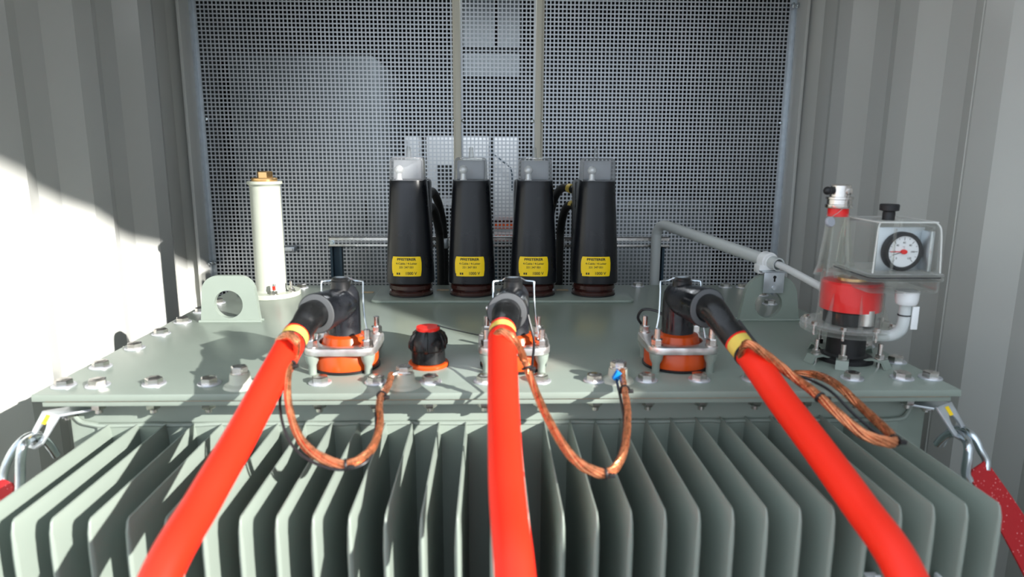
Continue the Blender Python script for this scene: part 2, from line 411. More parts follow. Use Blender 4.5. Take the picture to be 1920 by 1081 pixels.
# lifting lugs
def lug(x0, x1, zt, hole, hr, y, slant, rc, arch=0):
    n = 10; pts = [(x0, 0)]
    xl, xr = x0+slant, x1-slant
    for i in range(n+1):
        a = PI-i/n*PI/2; pts.append((xl+rc+math.cos(a)*rc, zt-rc+math.sin(a)*rc))
    for i in range(n+1):
        a = PI/2-i/n*PI/2; pts.append((xr-rc+math.cos(a)*rc, zt-rc+math.sin(a)*rc))
    pts.append((x1, 0))
    hl = [(hole[0]+math.cos(t/32*2*PI)*hr, y, hole[1]+math.sin(t/32*2*PI)*hr) for t in range(32)]
    m = MB().prism([(a, y, b) for a, b in pts], (0, .016, 0), [hl])
    m.tube([(x0-.004, y-.001, .002), (x1+.004, y-.001, .002)], .004, 8, 6)
    m.tube([(x0-.004, y+.017, .002), (x1+.004, y+.017, .002)], .004, 8, 6)
    return m.build('lifting_lug', 'green', T)
lug(-.742, -.592, .121, (-.669, .047), .036, 1.712, .008, .042)
lug(.652, .812, .124, (.727, .044), .036, 1.715, .010, .062)
# raised plate under the low-voltage bushings
def rrect(x0, x1, y0, y1, r, z, n=6):
    out = []
    for cx, cy, a0 in ((x1-r, y1-r, 0), (x0+r, y1-r, PI/2), (x0+r, y0+r, PI), (x1-r, y0+r, 1.5*PI)):
        out += [(cx+math.cos(a0+i/n*PI/2)*r, cy+math.sin(a0+i/n*PI/2)*r, z) for i in range(n+1)]
    return out
MB().prism(rrect(-.350, .422, 1.936, 2.14, .02, .0), (0, 0, .007)).build('bushing_plate', 'green', T, bevel=.001)
for x in (-.385, -.150, .038, .225):
    MB().box((x-.019, 2.083, .0072 if x > -.3 else .0001), (x+.019, 2.103, .0086 if x > -.3 else .0015), bev=.0004).build('marking_plate', 'tan', T, 'small tan marking plate')
# earthing bosses (welded on)
for x, y in ((-.466, 1.220), (-.161, 1.216), (.244, 1.240)):
    b = MB().lathe([(.031, 0), (.029, .004), (.021, .008), (.0190, .013), (.0178, .026), (0, .026)], (x, y, 0), seg=32).build('earthing_boss', 'pale', T, 'pale green threaded earthing boss')
    MB().lathe([(.016, .026), (.016, .0285)], (x, y, 0)).hexa((x, y, .0285), .0155, .011).build('boss_bolt', 'steel', b)

# ------------------------------------------------------------------ filler tube
t = thing('filler_tube', 'tall pale green tube with brass cap at the left rear of the lid', 'pipe', (-.663, 2.06, 0))
cx, cy = -.672, 2.062
MB().lathe([(.086, 0), (.086, .011), (.084, .013), (.048, .013)], (cx, cy, 0.0002), seg=64).build('base_flange', 'pale', t)
MB().lathe([(.050, .013), (.0465, .016), (.0445, .020), (.0435, .325), (.0435, .329)], (cx, cy, 0), seg=56).build('tube', 'pale', t)
MB().lathe([(.0435, .329), (.0465, .334), (.0505, .336), (.0505, .342), (.0490, .344), (0, .344)], (cx, cy, 0), seg=56).build('top_rim', 'pale', t)
cp = MB().lathe([(.036, .344), (.037, .346), (.037, .352), (.035, .354), (0, .354)], (cx, cy, 0), seg=48).build('cap_disc', 'brass', t, 'brass cap')
MB().hexa((cx+.002, cy, .354), .0235, .019).build('cap_hex', 'brass', cp)
for a, tip in ((-1.15, True), (-.25, False), (2.0, False), (3.1, False)):
    x, y = cx+math.cos(a)*.068, cy+math.sin(a)*.068
    s_ = MB().lathe([(.012, .013), (.012, .0155)], (x, y, 0)).hexa((x, y, .0155), .0095, .008).cyl((x, y, .0235), (x, y, .045), .0042, seg=12).build('flange_stud', 'steel', t)
    if tip: MB().cyl((x, y-.0001, .027), (x, y-.0001, .038), .0048, seg=12).build('red_mark', 'redband', s_)

# ------------------------------------------------------------------ low-voltage bushings with hoods
def hood_half(z):
    t = (z-.048)/.304; b = 1-t
    return .0715-.0175*t**1.15, .070-.016*t
def yfront(x, z, n=2.7):
    W_, D_ = hood_half(z); return 2.040-D_*max(0, 1-min(1, abs(x/W_))**n)**(1/n)
def text_mesh(body, size, fn, bold=0, sx=1):
    cu = bpy.data.curves.new('txt', 'FONT'); cu.body = body; cu.size = size; cu.align_x = 'CENTER'; cu.offset = bold
    cu.resolution_u = 3
    to = bpy.data.objects.new('txt', cu); C.collection.objects.link(to)
    dg = bpy.context.evaluated_depsgraph_get(); me = bpy.data.meshes.new_from_object(to.evaluated_get(dg))
    b = bmesh.new(); b.from_mesh(me)
    for v in b.verts: v.co = fn(v.co.x*sx, v.co.y)
    bpy.data.objects.remove(to); bpy.data.meshes.remove(me); bpy.data.curves.remove(cu)
    return b
def lv_bushing(label):
    R = thing('low_voltage_bushing', label, 'bushing', (0, 2.04, .007), 'low-voltage bushings in a row')
    MB().lathe([(.062, .007), (.0655, .012), (.0655, .020), (.060, .023), (.0655, .029), (.0660, .040), (.058, .047), (.054, .060)], (0, 2.04, 0), seg=56).build('porcelain_base', 'porc', R, 'glossy brown porcelain base')
    MB().lathe([(.0665, .0072), (.0665, .011)], (0, 2.04, 0), seg=48).build('gasket_ring', 'black', R)
    m = MB(); rings = []; n = 2.7; seg = 64
    zl = [(.048, .985), (.0495, 1)]+[(.0495+.30*i/12, 1) for i in range(1, 13)]+[(.352, .985)]
    for z, sc in zl:
        W_, D_ = hood_half(z); r = []
        for k in range(seg):
            a = k/seg*2*PI; c_, s_ = math.cos(a), math.sin(a)
            px_ = math.copysign(abs(c_)**(2/n), c_)*W_*sc; py_ = math.copysign(abs(s_)**(2/n), s_)*D_*sc
            if py_ > 0: py_ *= 1.0
            r.append(m.bm.verts.new((px_, 2.04+py_, z)))
        rings.append(r)
    for a, b in zip(rings, rings[1:]):
        for i in range(seg): m.bm.faces.new((a[i], a[(i+1) % seg], b[(i+1) % seg], b[i]))
    m.bm.faces.new(rings[0][::-1]); m.bm.faces.new(rings[-1])
    hood = m.build('hood', 'hood', R)
    MB().box((-.058, 2.075, .052), (.058, 2.165, .350), bev=.010).build('rear_housing', 'hood', R)
    # smoky cap with the fixing ball inside
    m = MB()
    prof = [(.350, .0485, .056), (.405, .0465, .053), (.413, .0435, .050), (.416, .0385, .045)]
    rings = []
    for z, a, b in prof:
        c_ = .012; pts = [(-a, b-c_), (-a, -b+c_), (-a+c_, -b), (a-c_, -b), (a, -b+c_), (a, b-c_), (a-c_, b), (-a+c_, b)]
        rings.append([m.bm.verts.new((p, 2.030+q, z)) for p, q in pts])
    for a, b in zip(rings, rings[1:]):
        for i in range(8): m.bm.faces.new((a[i], a[(i+1) % 8], b[(i+1) % 8], b[i]))
    m.bm.faces.new(rings[-1])
    cap = m.build('cap', 'capclear', R, 'smoky translucent cap', ang=25)
    MB().box((-.041, 2.028, .3522), (.041, 2.066, .408), bev=.004).build('cap_insert', 'greycap', cap)
    MB().lathe([(.0075, .414), (.0055, .444), (.004, .446), (0, .446)], (0, 2.06, 0), seg=20).build('cap_nub', 'capclear', cap)
    MB().lathe([(.011, .352), (.0085, .355), (.0075, .372)], (-.021, 1.990, 0), seg=20).ball((-.021, 1.990, .381), .0132).build('fixing_ball', 'silver', R, 'silver fixing ball inside the cap')
    # yellow label following the curved front
    m = MB(); nx, nz = 16, 3; x0, x1, z0, z1 = -.0475, .0395, .0725, .1305
    g = [[m.bm.verts.new((x0+(x1-x0)*i/nx, yfront(x0+(x1-x0)*i/nx, z0+(z1-z0)*j/nz)-.0008, z0+(z1-z0)*j/nz)) for i in range(nx+1)] for j in range(nz+1)]
    for j, jj in ((0, 1), (nz, -1)):
        for i in (0, nx): g[j][i].co.x += (.0022 if i == 0 else -.0022); g[j][i].co.z += jj*.0008
    g2 = [[m.bm.verts.new(v.co+V((0, .0006, 0))) for v in row] for row in g]
    for j in range(nz):
        for i in range(nx):
            m.bm.faces.new((g[j][i], g[j][i+1], g[j+1][i+1], g[j+1][i])); m.bm.faces.new((g2[j][i], g2[j+1][i], g2[j+1][i+1], g2[j][i+1]))
    for j in range(nz):
        m.bm.faces.new((g[j][0], g[j+1][0], g2[j+1][0], g2[j][0])); m.bm.faces.new((g[j][nx], g2[j][nx], g2[j+1][nx], g[j+1][nx]))
    lab = m.build('label', 'yellow', hood, 'yellow printed label')
    m = MB()
    for body, size, cx_, zb, bold, sx in (('PFISTERER', .0098, -.004, .1195, .00035, 1.25), ('4-Cable / 4-Leiter', .0086, -.004, .1075, .0001, 1.0), ('331 347 001', .0086, -.004, .0965, .0001, 1.0), ('1000 V', .0118, .009, .0775, .0002, 1.0)):
        m.merge(text_mesh(body, size, lambda a, b, cx_=cx_, zb=zb: V((cx_+a, yfront(cx_+a, zb+b)-.0012, zb+b)), bold, sx))
    for xx in (-.0335, -.0275):
        q = [(xx, .0775), (xx+.0042, .0775), (xx+.0042, .0835), (xx, .0835)]
        m.bm.faces.new([m.bm.verts.new((a, yfront(a, b)-.0012, b)) for a, b in q])
    o = m.build('label_print', 'ink', hood, flip=False)
    return R
lv = lv_bushing('black hood with yellow label, leftmost of the four bushings, beside a bent black cable')
lv.location.x = -.243
LV = [lv]
for x, lb in ((-.058, 'x'),
              (.130, 'black bushing hood with yellow label directly behind the middle elbow connector'),
              (.315, 'black hood with yellow label, rightmost of the four, yellow-ringed cables at its left')):
    LV.append(dup(lv, (x, 2.04, .007), lb))
LV[1]['label'] = 'black hood with yellow label, second from left of the four, left of the middle elbow'

# black low-voltage cables behind the hoods
def lvcable(pts, label, rings=()):
    o = thing('low_voltage_cable', label, 'cable', pts[-1], 'black cables behind the low-voltage bushings')
    MB().tube(pts, .0135, 14, 8).build('sheath', 'black', o)
    for a, b in rings: MB().cyl(a, b, .0150, seg=20).build('yellow_ring', 'yelband', o)
    return o
lvcable([(-.20, 2.18, .300), (-.188, 2.25, .302), (-.172, 2.32, .240), (-.162, 2.35, .12), (-.162, 2.35, -.3)], 'upper black cable arching out behind the leftmost bushing hood')
lvcable([(-.20, 2.16, .252), (-.188, 2.21, .255), (-.176, 2.27, .19), (-.172, 2.30, .10), (-.172, 2.31, -.3)], 'lower black cable curving down behind the leftmost bushing hood')
lvcable([(.275, 2.19, .314), (.235, 2.27, .315), (.210, 2.33, .25), (.206, 2.35, .12), (.206, 2.35, -.3)], 'upper black cable with a yellow ring left of the rightmost bushing hood', [((.262, 2.212, .317), (.255, 2.226, .319))])
lvcable([(.275, 2.17, .262), (.250, 2.22, .260), (.240, 2.29, .20), (.238, 2.32, .10), (.238, 2.32, -.3)], 'lower black cable with a yellow ring left of the rightmost bushing hood', [((.268, 2.186, .266), (.260, 2.200, .266))])

# slotted strut frame behind the bushings
st = thing('strut_rack', 'slotted steel strut rail on two dark legs behind the low-voltage bushings', 'rack', (.03, 2.40, FZ))
m = MB()
m.box((-.565, 2.372, .138), (.632, 2.412, .1405)).box((-.565, 2.372, .105), (.632, 2.412, .1075))
m.box((-.565, 2.372, .128), (.632, 2.374, .1405)).box((-.565, 2.372, .105), (.632, 2.374, .1145))
m.build('rail', 'steel', st)
for x in (-.545, .600):
    MB().box((x-.02, 2.385, FZ), (x-.012, 2.41, .105)).box((x+.012, 2.385, FZ), (x+.02, 2.41, .105)).box((x-.02, 2.408, FZ), (x+.02, 2.411, .105)).build('strut_leg', 'bluerail', st)
    MB().lathe([(.009, 0), (.009, .003)], (x-.008, 2.372, .121), (0, -1, 0)).hexa((x-.008, 2.369, .121), .0075, .006, (0, -1, 0)).build('strut_bolt', 'zinc', st)
for x in (-.165, .206, .240):
    MB().box((x-.017, 2.335 if x != -.165 else 2.33, .105), (x+.017, 2.372, .140), bev=.004).lathe([(.006, 0), (.006, .004)], (x, 2.33, .123), (0, -1, 0), 12).build('cable_clamp', 'galv', st, 'galvanised cable clamp')
# small strut clip seen on the mesh beside the filler tube
p = at(541, 467, 2.76)
m = MB().box((p.x-.028, 2.752, p.z-.011), (p.x+.026, 2.79, p.z+.011), bev=.003).cyl((p.x+.014, 2.752, p.z), (p.x+.014, 2.748, p.z), .005, seg=12)
tag(m.build('strut_clip', 'galv'), 'small pale metal clip against the mesh right of the filler tube', 'clip')

# ------------------------------------------------------------------ high-voltage bushings and elbow connectors
def clamp_outline(c, z):
    out = []
    for i in range(96):
        a = i/96*2*PI; k = .5+.5*math.cos(4*(a-PI/4)); r = .072+.017*k**1.6
        out.append((c[0]+math.cos(a)*r, c[1]+math.sin(a)*r, z))
    return out
def hv_bushing(c, label):
    x, y = c
    R = thing('high_voltage_bushing', label, 'bushing', (x, y, 0), 'orange high-voltage bushings under clamp rings')
    MB().lathe([(.0675, 0), (.0685, .0015), (.0685, .004), (.066, .0055)], (x, y, .0002), seg=56).build('gasket', 'black', R)
    MB().lathe([(.0655, .0055), (.0655, .034), (.062, .040), (.050, .043), (.046, .052), (.042, .066), (.032, .070), (.0, .070)], (x, y, 0), seg=56).build('bushing_body', 'orange', R)
    hl = [(x+math.cos(-t/48*2*PI)*.0515, y+math.sin(-t/48*2*PI)*.0515, .040) for t in range(48)]
    MB().prism(clamp_outline(c, .040), (0, 0, .015), [hl]).build('clamp_ring', 'alu', R, 'cast aluminium clamp ring', bevel=.0022)
    for sx, sy in ((-1, -1), (1, -1), (-1, 1), (1, 1)):
        a, b = x+sx*.0545, y+sy*.0545
        MB().lathe([(.0078, 0), (.0078, .018), (.0125, .028), (.0145, .040)], (a, b, 0), seg=24).build('support_post', 'green', R, 'grey-green support post')
        s_ = MB().cyl((a, b, .055), (a, b, .090), .0062, seg=16).build('stud', 'steel', R)
        MB().lathe([(.0125, .055), (.0125, .0575)], (a, b, 0)).hexa((a, b, .0575), .0112, .0125).build('nut', 'steel', s_)
    return R
def elbow(c, ring, band, label, bend):
    """c: bushing centre; ring: centre of the grey ring at the outlet; band: where the sheath starts"""
    x, y = c; R = thing('elbow_connector', label, 'cable connector', (x, y, .055), 'black elbow connectors')
    ring = V(ring); band = V(band); o = V((x, y, ring.z-.002)); d = (ring-o).normalized()
    m = MB()
    m.lathe([(.034, .056), (.0325, .064), (.0320, .135), (.0300, .152), (.0240, .163), (.020, .167)], (x, y, 0), seg=48)
    m.lathe([(.024, -.01), (.032, .0), (.0335, .02), (.0365, .065), (.0385, (ring-o).length-.004), (.0385, (ring-o).length)], o, tuple(d), seg=48)
    m.build('elbow_body', 'dirty', R)
    k = V((x, y, 0))+V((d.x, d.y, 0))*.010
    MB().lathe([(.0205, .160), (.0195, .166), (.0190, .178), (.0165, .1805), (.0165, .183), (.014, .185), (0, .185)], tuple(k), seg=32).build('end_plug', 'rubber', R)
    MB().lathe([(.0375, 0), (.0365, .003), (.0270, .0042), (.0255, -.004)], ring-d*.001, tuple(d), seg=48, cap=False).build('grey_ring', 'greyring', R, 'grey ring around the cable outlet')
    e = (band-ring)
    MB().tube([ring-d*.02, ring+d*.02, ring.lerp(band, .6)+d*.004, band], lambda t: .0275-.004*min(1, t*1.6)+(.0012 if .3 < t < .36 else 0), 32, 8).build('sleeve', 'rubber', R)
    side = V((d.y, -d.x, 0)).normalized() * (-1 if d.x <= .1 else 1)
    p = o+d*.055-side*.0355+V((0, 0, -.004)); MB().lathe([(.0065, 0), (.0055, .006), (.004, .012), (0, .013)], p, tuple(-side), seg=16).build('test_point', 'alu', R)
    # wire bail from the clamp ring over the plug
    L = [V((x-.052, y-.022, .062)), V((x-.044, y-.018, .105)), V((x-.041, y-.010, .150)), V((x-.041, y-.006, .173)), V((x-.038, y-.004, .176)), V((x-.024, y, .177)), V((k.x-.012, k.y+.004, .184)),
         V((k.x+.012, k.y+.004, .184)), V((x+.024, y, .177)), V((x+.038, y-.004, .176)), V((x+.041, y-.006, .173)), V((x+.041, y-.010, .150)), V((x+.044, y-.018, .105)), V((x+.052, y-.022, .062))]
    MB().tube(L, .0018, 8, 4).build('wire_bail', 'zinc', R, 'bent wire retaining bail')
    return R
HV = [((-.296, 1.345), (-.3255, 1.243, .133), (-.346, 1.178, .109)),
      ((.046, 1.345), (.0305, 1.238, .136), (.0205, 1.160, .122)),
      ((.384, 1.345), (.411, 1.245, .142), (.446, 1.172, .097))]
names = ['leftmost', 'middle', 'rightmost']
desc = ['beside the red-topped cap', 'under the middle elbow', 'nearest the clear relay']
for i, (c, r, b) in enumerate(HV):
    hv_bushing(c, 'orange bushing under silver clamp ring, %s of three, %s' % (names[i], desc[i]))
    elbow(c, r, b, 'black rubber elbow connector with grey ring, %s of the three, feeding a red cable' % names[i], 0)

RC = .0242
cab = [
    [(-.346, 1.178, .109), (-.3445, 1.12, .100), (-.353, 1.04, .066), (-.3655, .94, .020), (-.376, .83, -.020), (-.386, .72, -.062), (-.392, .62, -.16), (-.39, .56, -.40), (-.38, .55, -.8), (-.30, .58, -1.2)],
    [(.0205, 1.160, .122), (.0190, 1.10, .115), (.0190, 1.02, .072), (.0195, .93, .028), (.0215, .82, -.012), (.0275, .71, -.050), (.034, .62, -.14), (.036, .56, -.40), (.04, .55, -.8), (.05, .58, -1.2)],
    [(.446, 1.172, .097), (.4560, 1.12, .078), (.4760, 1.045, .034), (.4940, .95, -.006), (.5080, .85, -.045), (.5180, .75, -.085), (.522, .66, -.18), (.522, .60, -.42), (.52, .58, -.8), (.45, .60, -1.2)],
]
cl = ['thick red cable curving down left across the fins from the leftmost elbow', 'thick red cable running straight down the middle from the central elbow', 'thick red cable sweeping down right from the shaded rightmost elbow']
for i, P in enumerate(cab):
    b = V(P[0]); d = (V(P[1])-b).normalized(); R = thing('power_cable', cl[i], 'cable', tuple(b), 'red high-voltage cables')
    s0 = b+d*.038
    MB().tube([s0]+P[1:], RC, 28, 10).build('cable_sheath', 'red', R)
    MB().cyl(b-d*.002, b+d*.007, .0238, seg=32).build('red_tape', 'redband', R)
    MB().cyl(b+d*.0068, b+d*.036, .0236, seg=32).build('yellow_tape', 'yelband', R, 'yellow tape band')
    MB().cyl(b+d*.035, b+d*.0415, .0252, seg=32).build('black_tape', 'black', R)

# ------------------------------------------------------------------ copper earthing braids with a thin black wire
def braid(P, Wp, ties, label, term, blue=None, r=.0068):
    R = thing('earthing_braid', label, 'earthing wire', tuple(P[0]), 'copper earthing braids')
    # flattened rope of fine lays
    S = spline(P, 14); n = len(S); m = MB()
    for k in range(7):
        q = []
        for i, p in enumerate(S):
            t = (S[min(i+1, n-1)]-S[max(i-1, 0)]).normalized(); x, y, _ = frame(t); a = i*.11+k*2*PI/7
            wd = 1+.35*math.sin(PI*i/n)
            q.append(p+(x*math.cos(a)*.72+y*math.sin(a)*wd)*r*.66)
        m.tube(q, r*.42, 8, 0)
    m.build('braid', 'copper', R)
    MB().tube(Wp, .0024, 8, 8).build('black_wire', 'wire', R, 'thin black wire beside the braid')
    for t in ties:
        p = S[int(t*(n-1))]; d = (S[min(n-1, int(t*(n-1))+1)]-p).normalized()
        MB().lathe([(r*1.35, -.002), (r*1.45, 0), (r*1.35, .002)], p, tuple(d), 16).box(p+V((.004, -.010, -.003)), p+V((.014, -.003, .003)), bev=.001).build('cable_tie', 'black', R)
    if term:
        a, b = V(term[0]), V(term[1]); MB().cyl(a, a.lerp(b, .6), .0065, .006, 14).box(b-V((.013, .013, .0015)), b+V((.013, .013, .0015)), bev=.001).build('lug_terminal', 'steel', R)
    if blue: MB().box(V(blue)-V((.006, .006, .009)), V(blue)+V((.006, .006, .009)), bev=.001, rot=Matrix.Rotation(.5, 3, 'Y')).build('blue_crimp', 'blue', R, 'blue crimp on the black wire')
    return R
b1 = V((-.161, 1.216, .028))
P1 = [at(522, 640, 1.125), at(540, 628, 1.10), at(556, 640, 1.085), at(553, 668, 1.10), at(540, 700, 1.06), at(543, 768, 1.02), at(572, 835, .98), at(640, 871, .955), at(690, 850, .975), at(712, 800, 1.03), at(712, 752, 1.10), at(728, 722, 1.175), b1+V((-.022, -.012, -.001))]
W1 = [at(560, 660, 1.12), at(545, 690, 1.10), at(527, 735, 1.06), at(527, 780, 1.02), at(545, 830, .985), at(585, 865, .96), at(640, 880, .95), at(690, 862, .965), at(704, 810, 1.02), at(705, 770, 1.07), at(710, 745, 1.115)]
braid(P1, W1, (.30, .60, .86), 'copper braid hanging in a loop below and right of the leftmost elbow', (b1+V((-.024, -.014, -.002)), b1+V((0, -.002, .0015))))
b2 = V((.244, 1.240, .028))
P2 = [at(926, 634, 1.10), at(942, 622, 1.085), at(966, 640, 1.08), at(985, 680, 1.10), at(1000, 722, 1.08), at(1024, 778, 1.03), at(1062, 843, .975), at(1100, 877, .95), at(1143, 885, .945), at(1170, 845, .98), at(1177, 780, 1.06), at(1172, 735, 1.13), at(1168, 712, 1.195), b2+V((.004, -.020, -.002))]
W2 = [at(990, 590, 1.22), at(1001, 640, 1.20), at(998, 690, 1.14), at(1008, 750, 1.06), at(1040, 815, 1.0), at(1075, 862, .965), at(1140, 888, .945), at(1163, 845, .985), at(1170, 790, 1.05), at(1163, 745, 1.12), at(1156, 712, 1.205)]
braid(P2, W2, (.25, .60, .86), 'copper braid looped right of the middle cable, ending beside a blue crimp', (b2+V((.004, -.020, -.002)), b2+V((0, -.002, .0015))), at(1157, 704, 1.21))
P3 = [at(1388, 668, 1.125), at(1400, 644, 1.10), at(1432, 662, 1.09), at(1480, 700, 1.08), at(1530, 738, 1.03), at(1580, 783, .98), at(1622, 815, .95), at(1668, 829, .94), at(1676, 822, .955), at(1650, 795, .995), at(1612, 760, 1.05), at(1570, 722, 1.10), at(1532, 703, 1.17), at(1490, 700, 1.20)]
W3 = [at(1385, 600, 1.16), at(1420, 645, 1.12), at(1465, 690, 1.09), at(1520, 712, 1.08), at(1560, 735, 1.04), at(1600, 775, 1.0), at(1640, 808, .965), at(1662, 820, .95)]
braid(P3, W3, (.32, .60), 'copper braid stretched out in a narrow loop beside the rightmost red cable', None)
MB_ = MB().tube([(.33, 1.42, .062), (.315, 1.405, .085), (.322, 1.392, .105), (.345, 1.38, .106), (.362, 1.37, .098)], .003, 8, 8)
tag(MB_.build('earth_lead', 'wire'), 'short black lead arching from the clamp ring to the rightmost elbow', 'wire')

# ------------------------------------------------------------------ black screw cap with red top
x, y = -.128, 1.345
R = thing('valve_cap', 'black ribbed cap with red top and orange collar between the left and middle elbows', 'cap', (x, y, 0))
MB().lathe([(.0405, 0), (.0415, .003), (.0415, .006), (.040, .008), (.030, .0085)], (x, y, .0002), seg=48).build('collar', 'orange', R, 'orange-red collar')
MB().lathe([(.032, .007), (.0345, .010), (.0335, .034), (.0365, .037), (.0365, .052), (.033, .063), (.023, .076), (0, .077)], (x, y, 0), seg=48).build('cap_body', 'rubber', R)
for k in range(6):
    a = k*PI/3+.5; d = V((math.cos(a), math.sin(a), 0)); n_ = V((-d.y, d.x, 0))*.0035
    o = V((x, y, 0)); pr_ = [(.022, .077), (.036, .067), (.0425, .053), (.0425, .042), (.036, .033), (.030, .031), (.028, .072)]
    MB().prism([o+d*r_+V((0, 0, z_))-n_ for r_, z_ in pr_], n_*2).build('rib', 'rubber', R, bevel=.0008)
MB().lathe([(.0235, .074), (.0245, .078), (.0235, .082), (0, .083)], (x, y, 0), seg=32).build('top_disc', 'redband', R, 'bright red top disc')
MB().tube([(x+.019, y, .084), (x+.045, y-.005, .078), (x+.09, y-.0, .066), (x+.118, y+.01, .058)], .0012, 6, 8).build('lanyard', 'wire', R)

# ------------------------------------------------------------------ protection relay on the right
x, y = .757, 1.375
R = thing('protection_relay', 'clear plastic oil relay with red float and dial gauge, right front of lid', 'relay', (x, y, 0))
MB().lathe([(.056, 0), (.056, .007), (.053, .010), (.042, .012), (.039, .016), (.0375, .066)], (x, y, .0002), seg=48).build('black_neck', 'black', R)
MB().lathe([(.094, .066), (.095, .068), (.095, .073), (.093, .075), (.060, .075)], (x, y, 0), seg=64).build('clear_flange', 'clear', R)
MB().lathe([(.093, .0765), (.094, .079), (.093, .081), (.060, .081)], (x, y, 0), seg=64).build('upper_flange', 'clear', R)
for k in range(8):
    a = k*PI/4+.2; q = V((x+math.cos(a)*.082, y+math.sin(a)*.082, .081))
    MB().lathe([(.008, 0), (.008, .0015)], q, seg=16).hexa(q+V((0, 0, .0015)), .0062, .0055).cyl(q-V((0, 0, .022)), q, .003, seg=10).build('flange_screw', 'steel', R)
MB().lathe([(.0635, .080), (.0625, .120), (.0615, .185), (.058, .190), (.03, .191)], (x, y, 0), seg=56).build('clear_vessel', 'clear', R)
MB().lathe([(.0500, .082), (.0500, .108), (.02, .109)], (x, y, 0), seg=48).build('dark_base_ring', 'black', R)
MB().lathe([(.0165, .086), (.0160, .118)], (x+.012, y-.043, 0), seg=24).build('float_weight', 'alu', R)
MB().lathe([(.0595, .112), (.0595, .168), (.056, .172), (.03, .173), (0, .173)], (x, y, 0), seg=56).build('float', 'relayred', R, 'red float inside the vessel')
MB().lathe([(.030, .174), (.030, .180), (0, .180)], (x-.005, y-.01, 0), seg=36).build('brass_ring', 'brass', R)
for a in (-2.6, -1.75, -.95, .3):
    d = V((math.cos(a), math.sin(a), 0)); n_ = V((-d.y, d.x, 0))*.0012; o = V((x, y, 0))
    MB().prism([o+d*.062+V((0, 0, .081))-n_, o+d*.088+V((0, 0, .081))-n_, o+d*.062+V((0, 0, .150))-n_], n_*2).build('stiffening_rib', 'clear', R)
X2, Y2 = x-.050, y-.010
MB().lathe([(.0365, .185), (.030, .205), (.0235, .27), (.0215, .312)], (X2, Y2, 0), seg=36, cap=False).lathe([(.034, .185), (.0275, .205), (.021, .27), (.019, .312)], (X2, Y2, 0), seg=36, cap=False).build('clear_column', 'clear', R)
for a in (-2.3, -1.2, -.2):
    d = V((math.cos(a), math.sin(a), 0)); n_ = V((-d.y, d.x, 0))*.001; o = V((X2, Y2, 0))
    MB().prism([o+d*.033+V((0, 0, .187))-n_, o+d*.045+V((0, 0, .187))-n_, o+d*.024+V((0, 0, .300))-n_, o+d*.0205+V((0, 0, .300))-n_], n_*2).build('column_rib', 'clear', R)
MB().cyl((X2, Y2, .306), (X2, Y2, .325), .0200, seg=32).build('red_ring', 'relayred', R)
MB().lathe([(.0255, .323), (.0262, .325), (.0262, .330), (.0245, .331), (.0245, .340), (.0262, .341), (.0262, .345), (.0205, .346), (.0200, .368), (.0185, .370), (0, .370)], (X2, Y2, 0), seg=40).build('metal_fitting', 'steel', R, 'brushed metal top fitting')
MB().cyl((X2-.018, Y2-.006, .358), (X2-.031, Y2-.010, .358), .0075, seg=16).ball((X2-.031, Y2-.010, .358), .0085, 2).build('side_knob', 'black', R)
MB().lathe([(.007, 0), (.007, .004), (.004, .005)], (X2+.008, Y2-.0185, .357), (.3, -1, 0), 16).build('fitting_screw', 'steel', R)
MB().tube([(X2+.008, Y2-.022, .352), (X2-.004, Y2-.026, .325), (X2-.026, Y2-.026, .306)], .0007, 6, 6).build('seal_wire', 'steel', R)
MB().lathe([(.0095, -.004), (.0105, -.002), (.0105, .002), (.0095, .004)], (X2-.028, Y2-.026, .297), (.35, -1, .2), 20).build('lead_seal', 'greycap', R)
# gauge housing
M['clear_edge'] = clear_mat('clear_plastic_edge', (.95, .96, .92), .45, .8)
BX0, BX1, BY0, BY1 = .732, .866, 1.262, 1.405
def openbox(x0, x1, y0, y1, z0, z1, r, top_in=.004):
    m = MB(); rings = []
    for z, ins in ((z0, 0), (z1-.014, top_in*.8), (z1-.005, top_in+.003), (z1, top_in+.010)):
        rings.append([m.bm.verts.new(p) for p in rrect(x0+ins, x1-ins, y0+ins, y1-ins, max(.003, r-ins*.3), z, 4)])
    n = len(rings[0])
    for a, b in zip(rings, rings[1:]):
        for i in range(n): m.bm.faces.new((a[i], a[(i+1) % n], b[(i+1) % n], b[i]))
    m.bm.faces.new(rings[-1]); return m
openbox(BX0, BX1, BY0, BY1, .205, .304, .012).build('clear_cover', 'clear', R)
for ex, ey in ((BX0+.003, BY0+.003), (BX1-.003, BY0+.003), (BX0+.003, BY1-.003), (BX1-.003, BY1-.003)):
    sx_, sy_ = (1 if ex < .8 else -1), (1 if ey < 1.3 else -1)
    MB().tube([(ex-sx_*.002, ey-sy_*.002, .206), (ex, ey, .250), (ex+sx_*.003, ey+sy_*.003, .290), (ex+sx_*.010, ey+sy_*.010, .3025)], .0016, 8, 5).build('cover_edge', 'clear_edge', R)
MB().tube([(BX0+.010, BY0+.010, .3025), (BX1-.010, BY0+.010, .3025), (BX1-.010, BY1-.010, .3025), (BX0+.010, BY1-.010, .3025), (BX0+.010, BY0+.012, .3025)], .0014, 8, 1).build('cover_edge', 'clear_edge', R)
MB().prism(rrect(BX0-.009, BX1+.007, BY0-.009, BY1+.006, .012, .190), (0, 0, .006)).build('cover_flange', 'clear', R, bevel=.001)
MB().prism(rrect(BX0-.009, BX1+.007, BY0-.009, BY1+.006, .012, .199), (0, 0, .005)).build('cover_flange', 'clear', R, bevel=.001)
MB().prism(rrect(BX0-.004, BX1+.001, BY0-.004, BY1, .012, .167), (0, 0, .0225)).build('lower_tray', 'clear', R, bevel=.002)
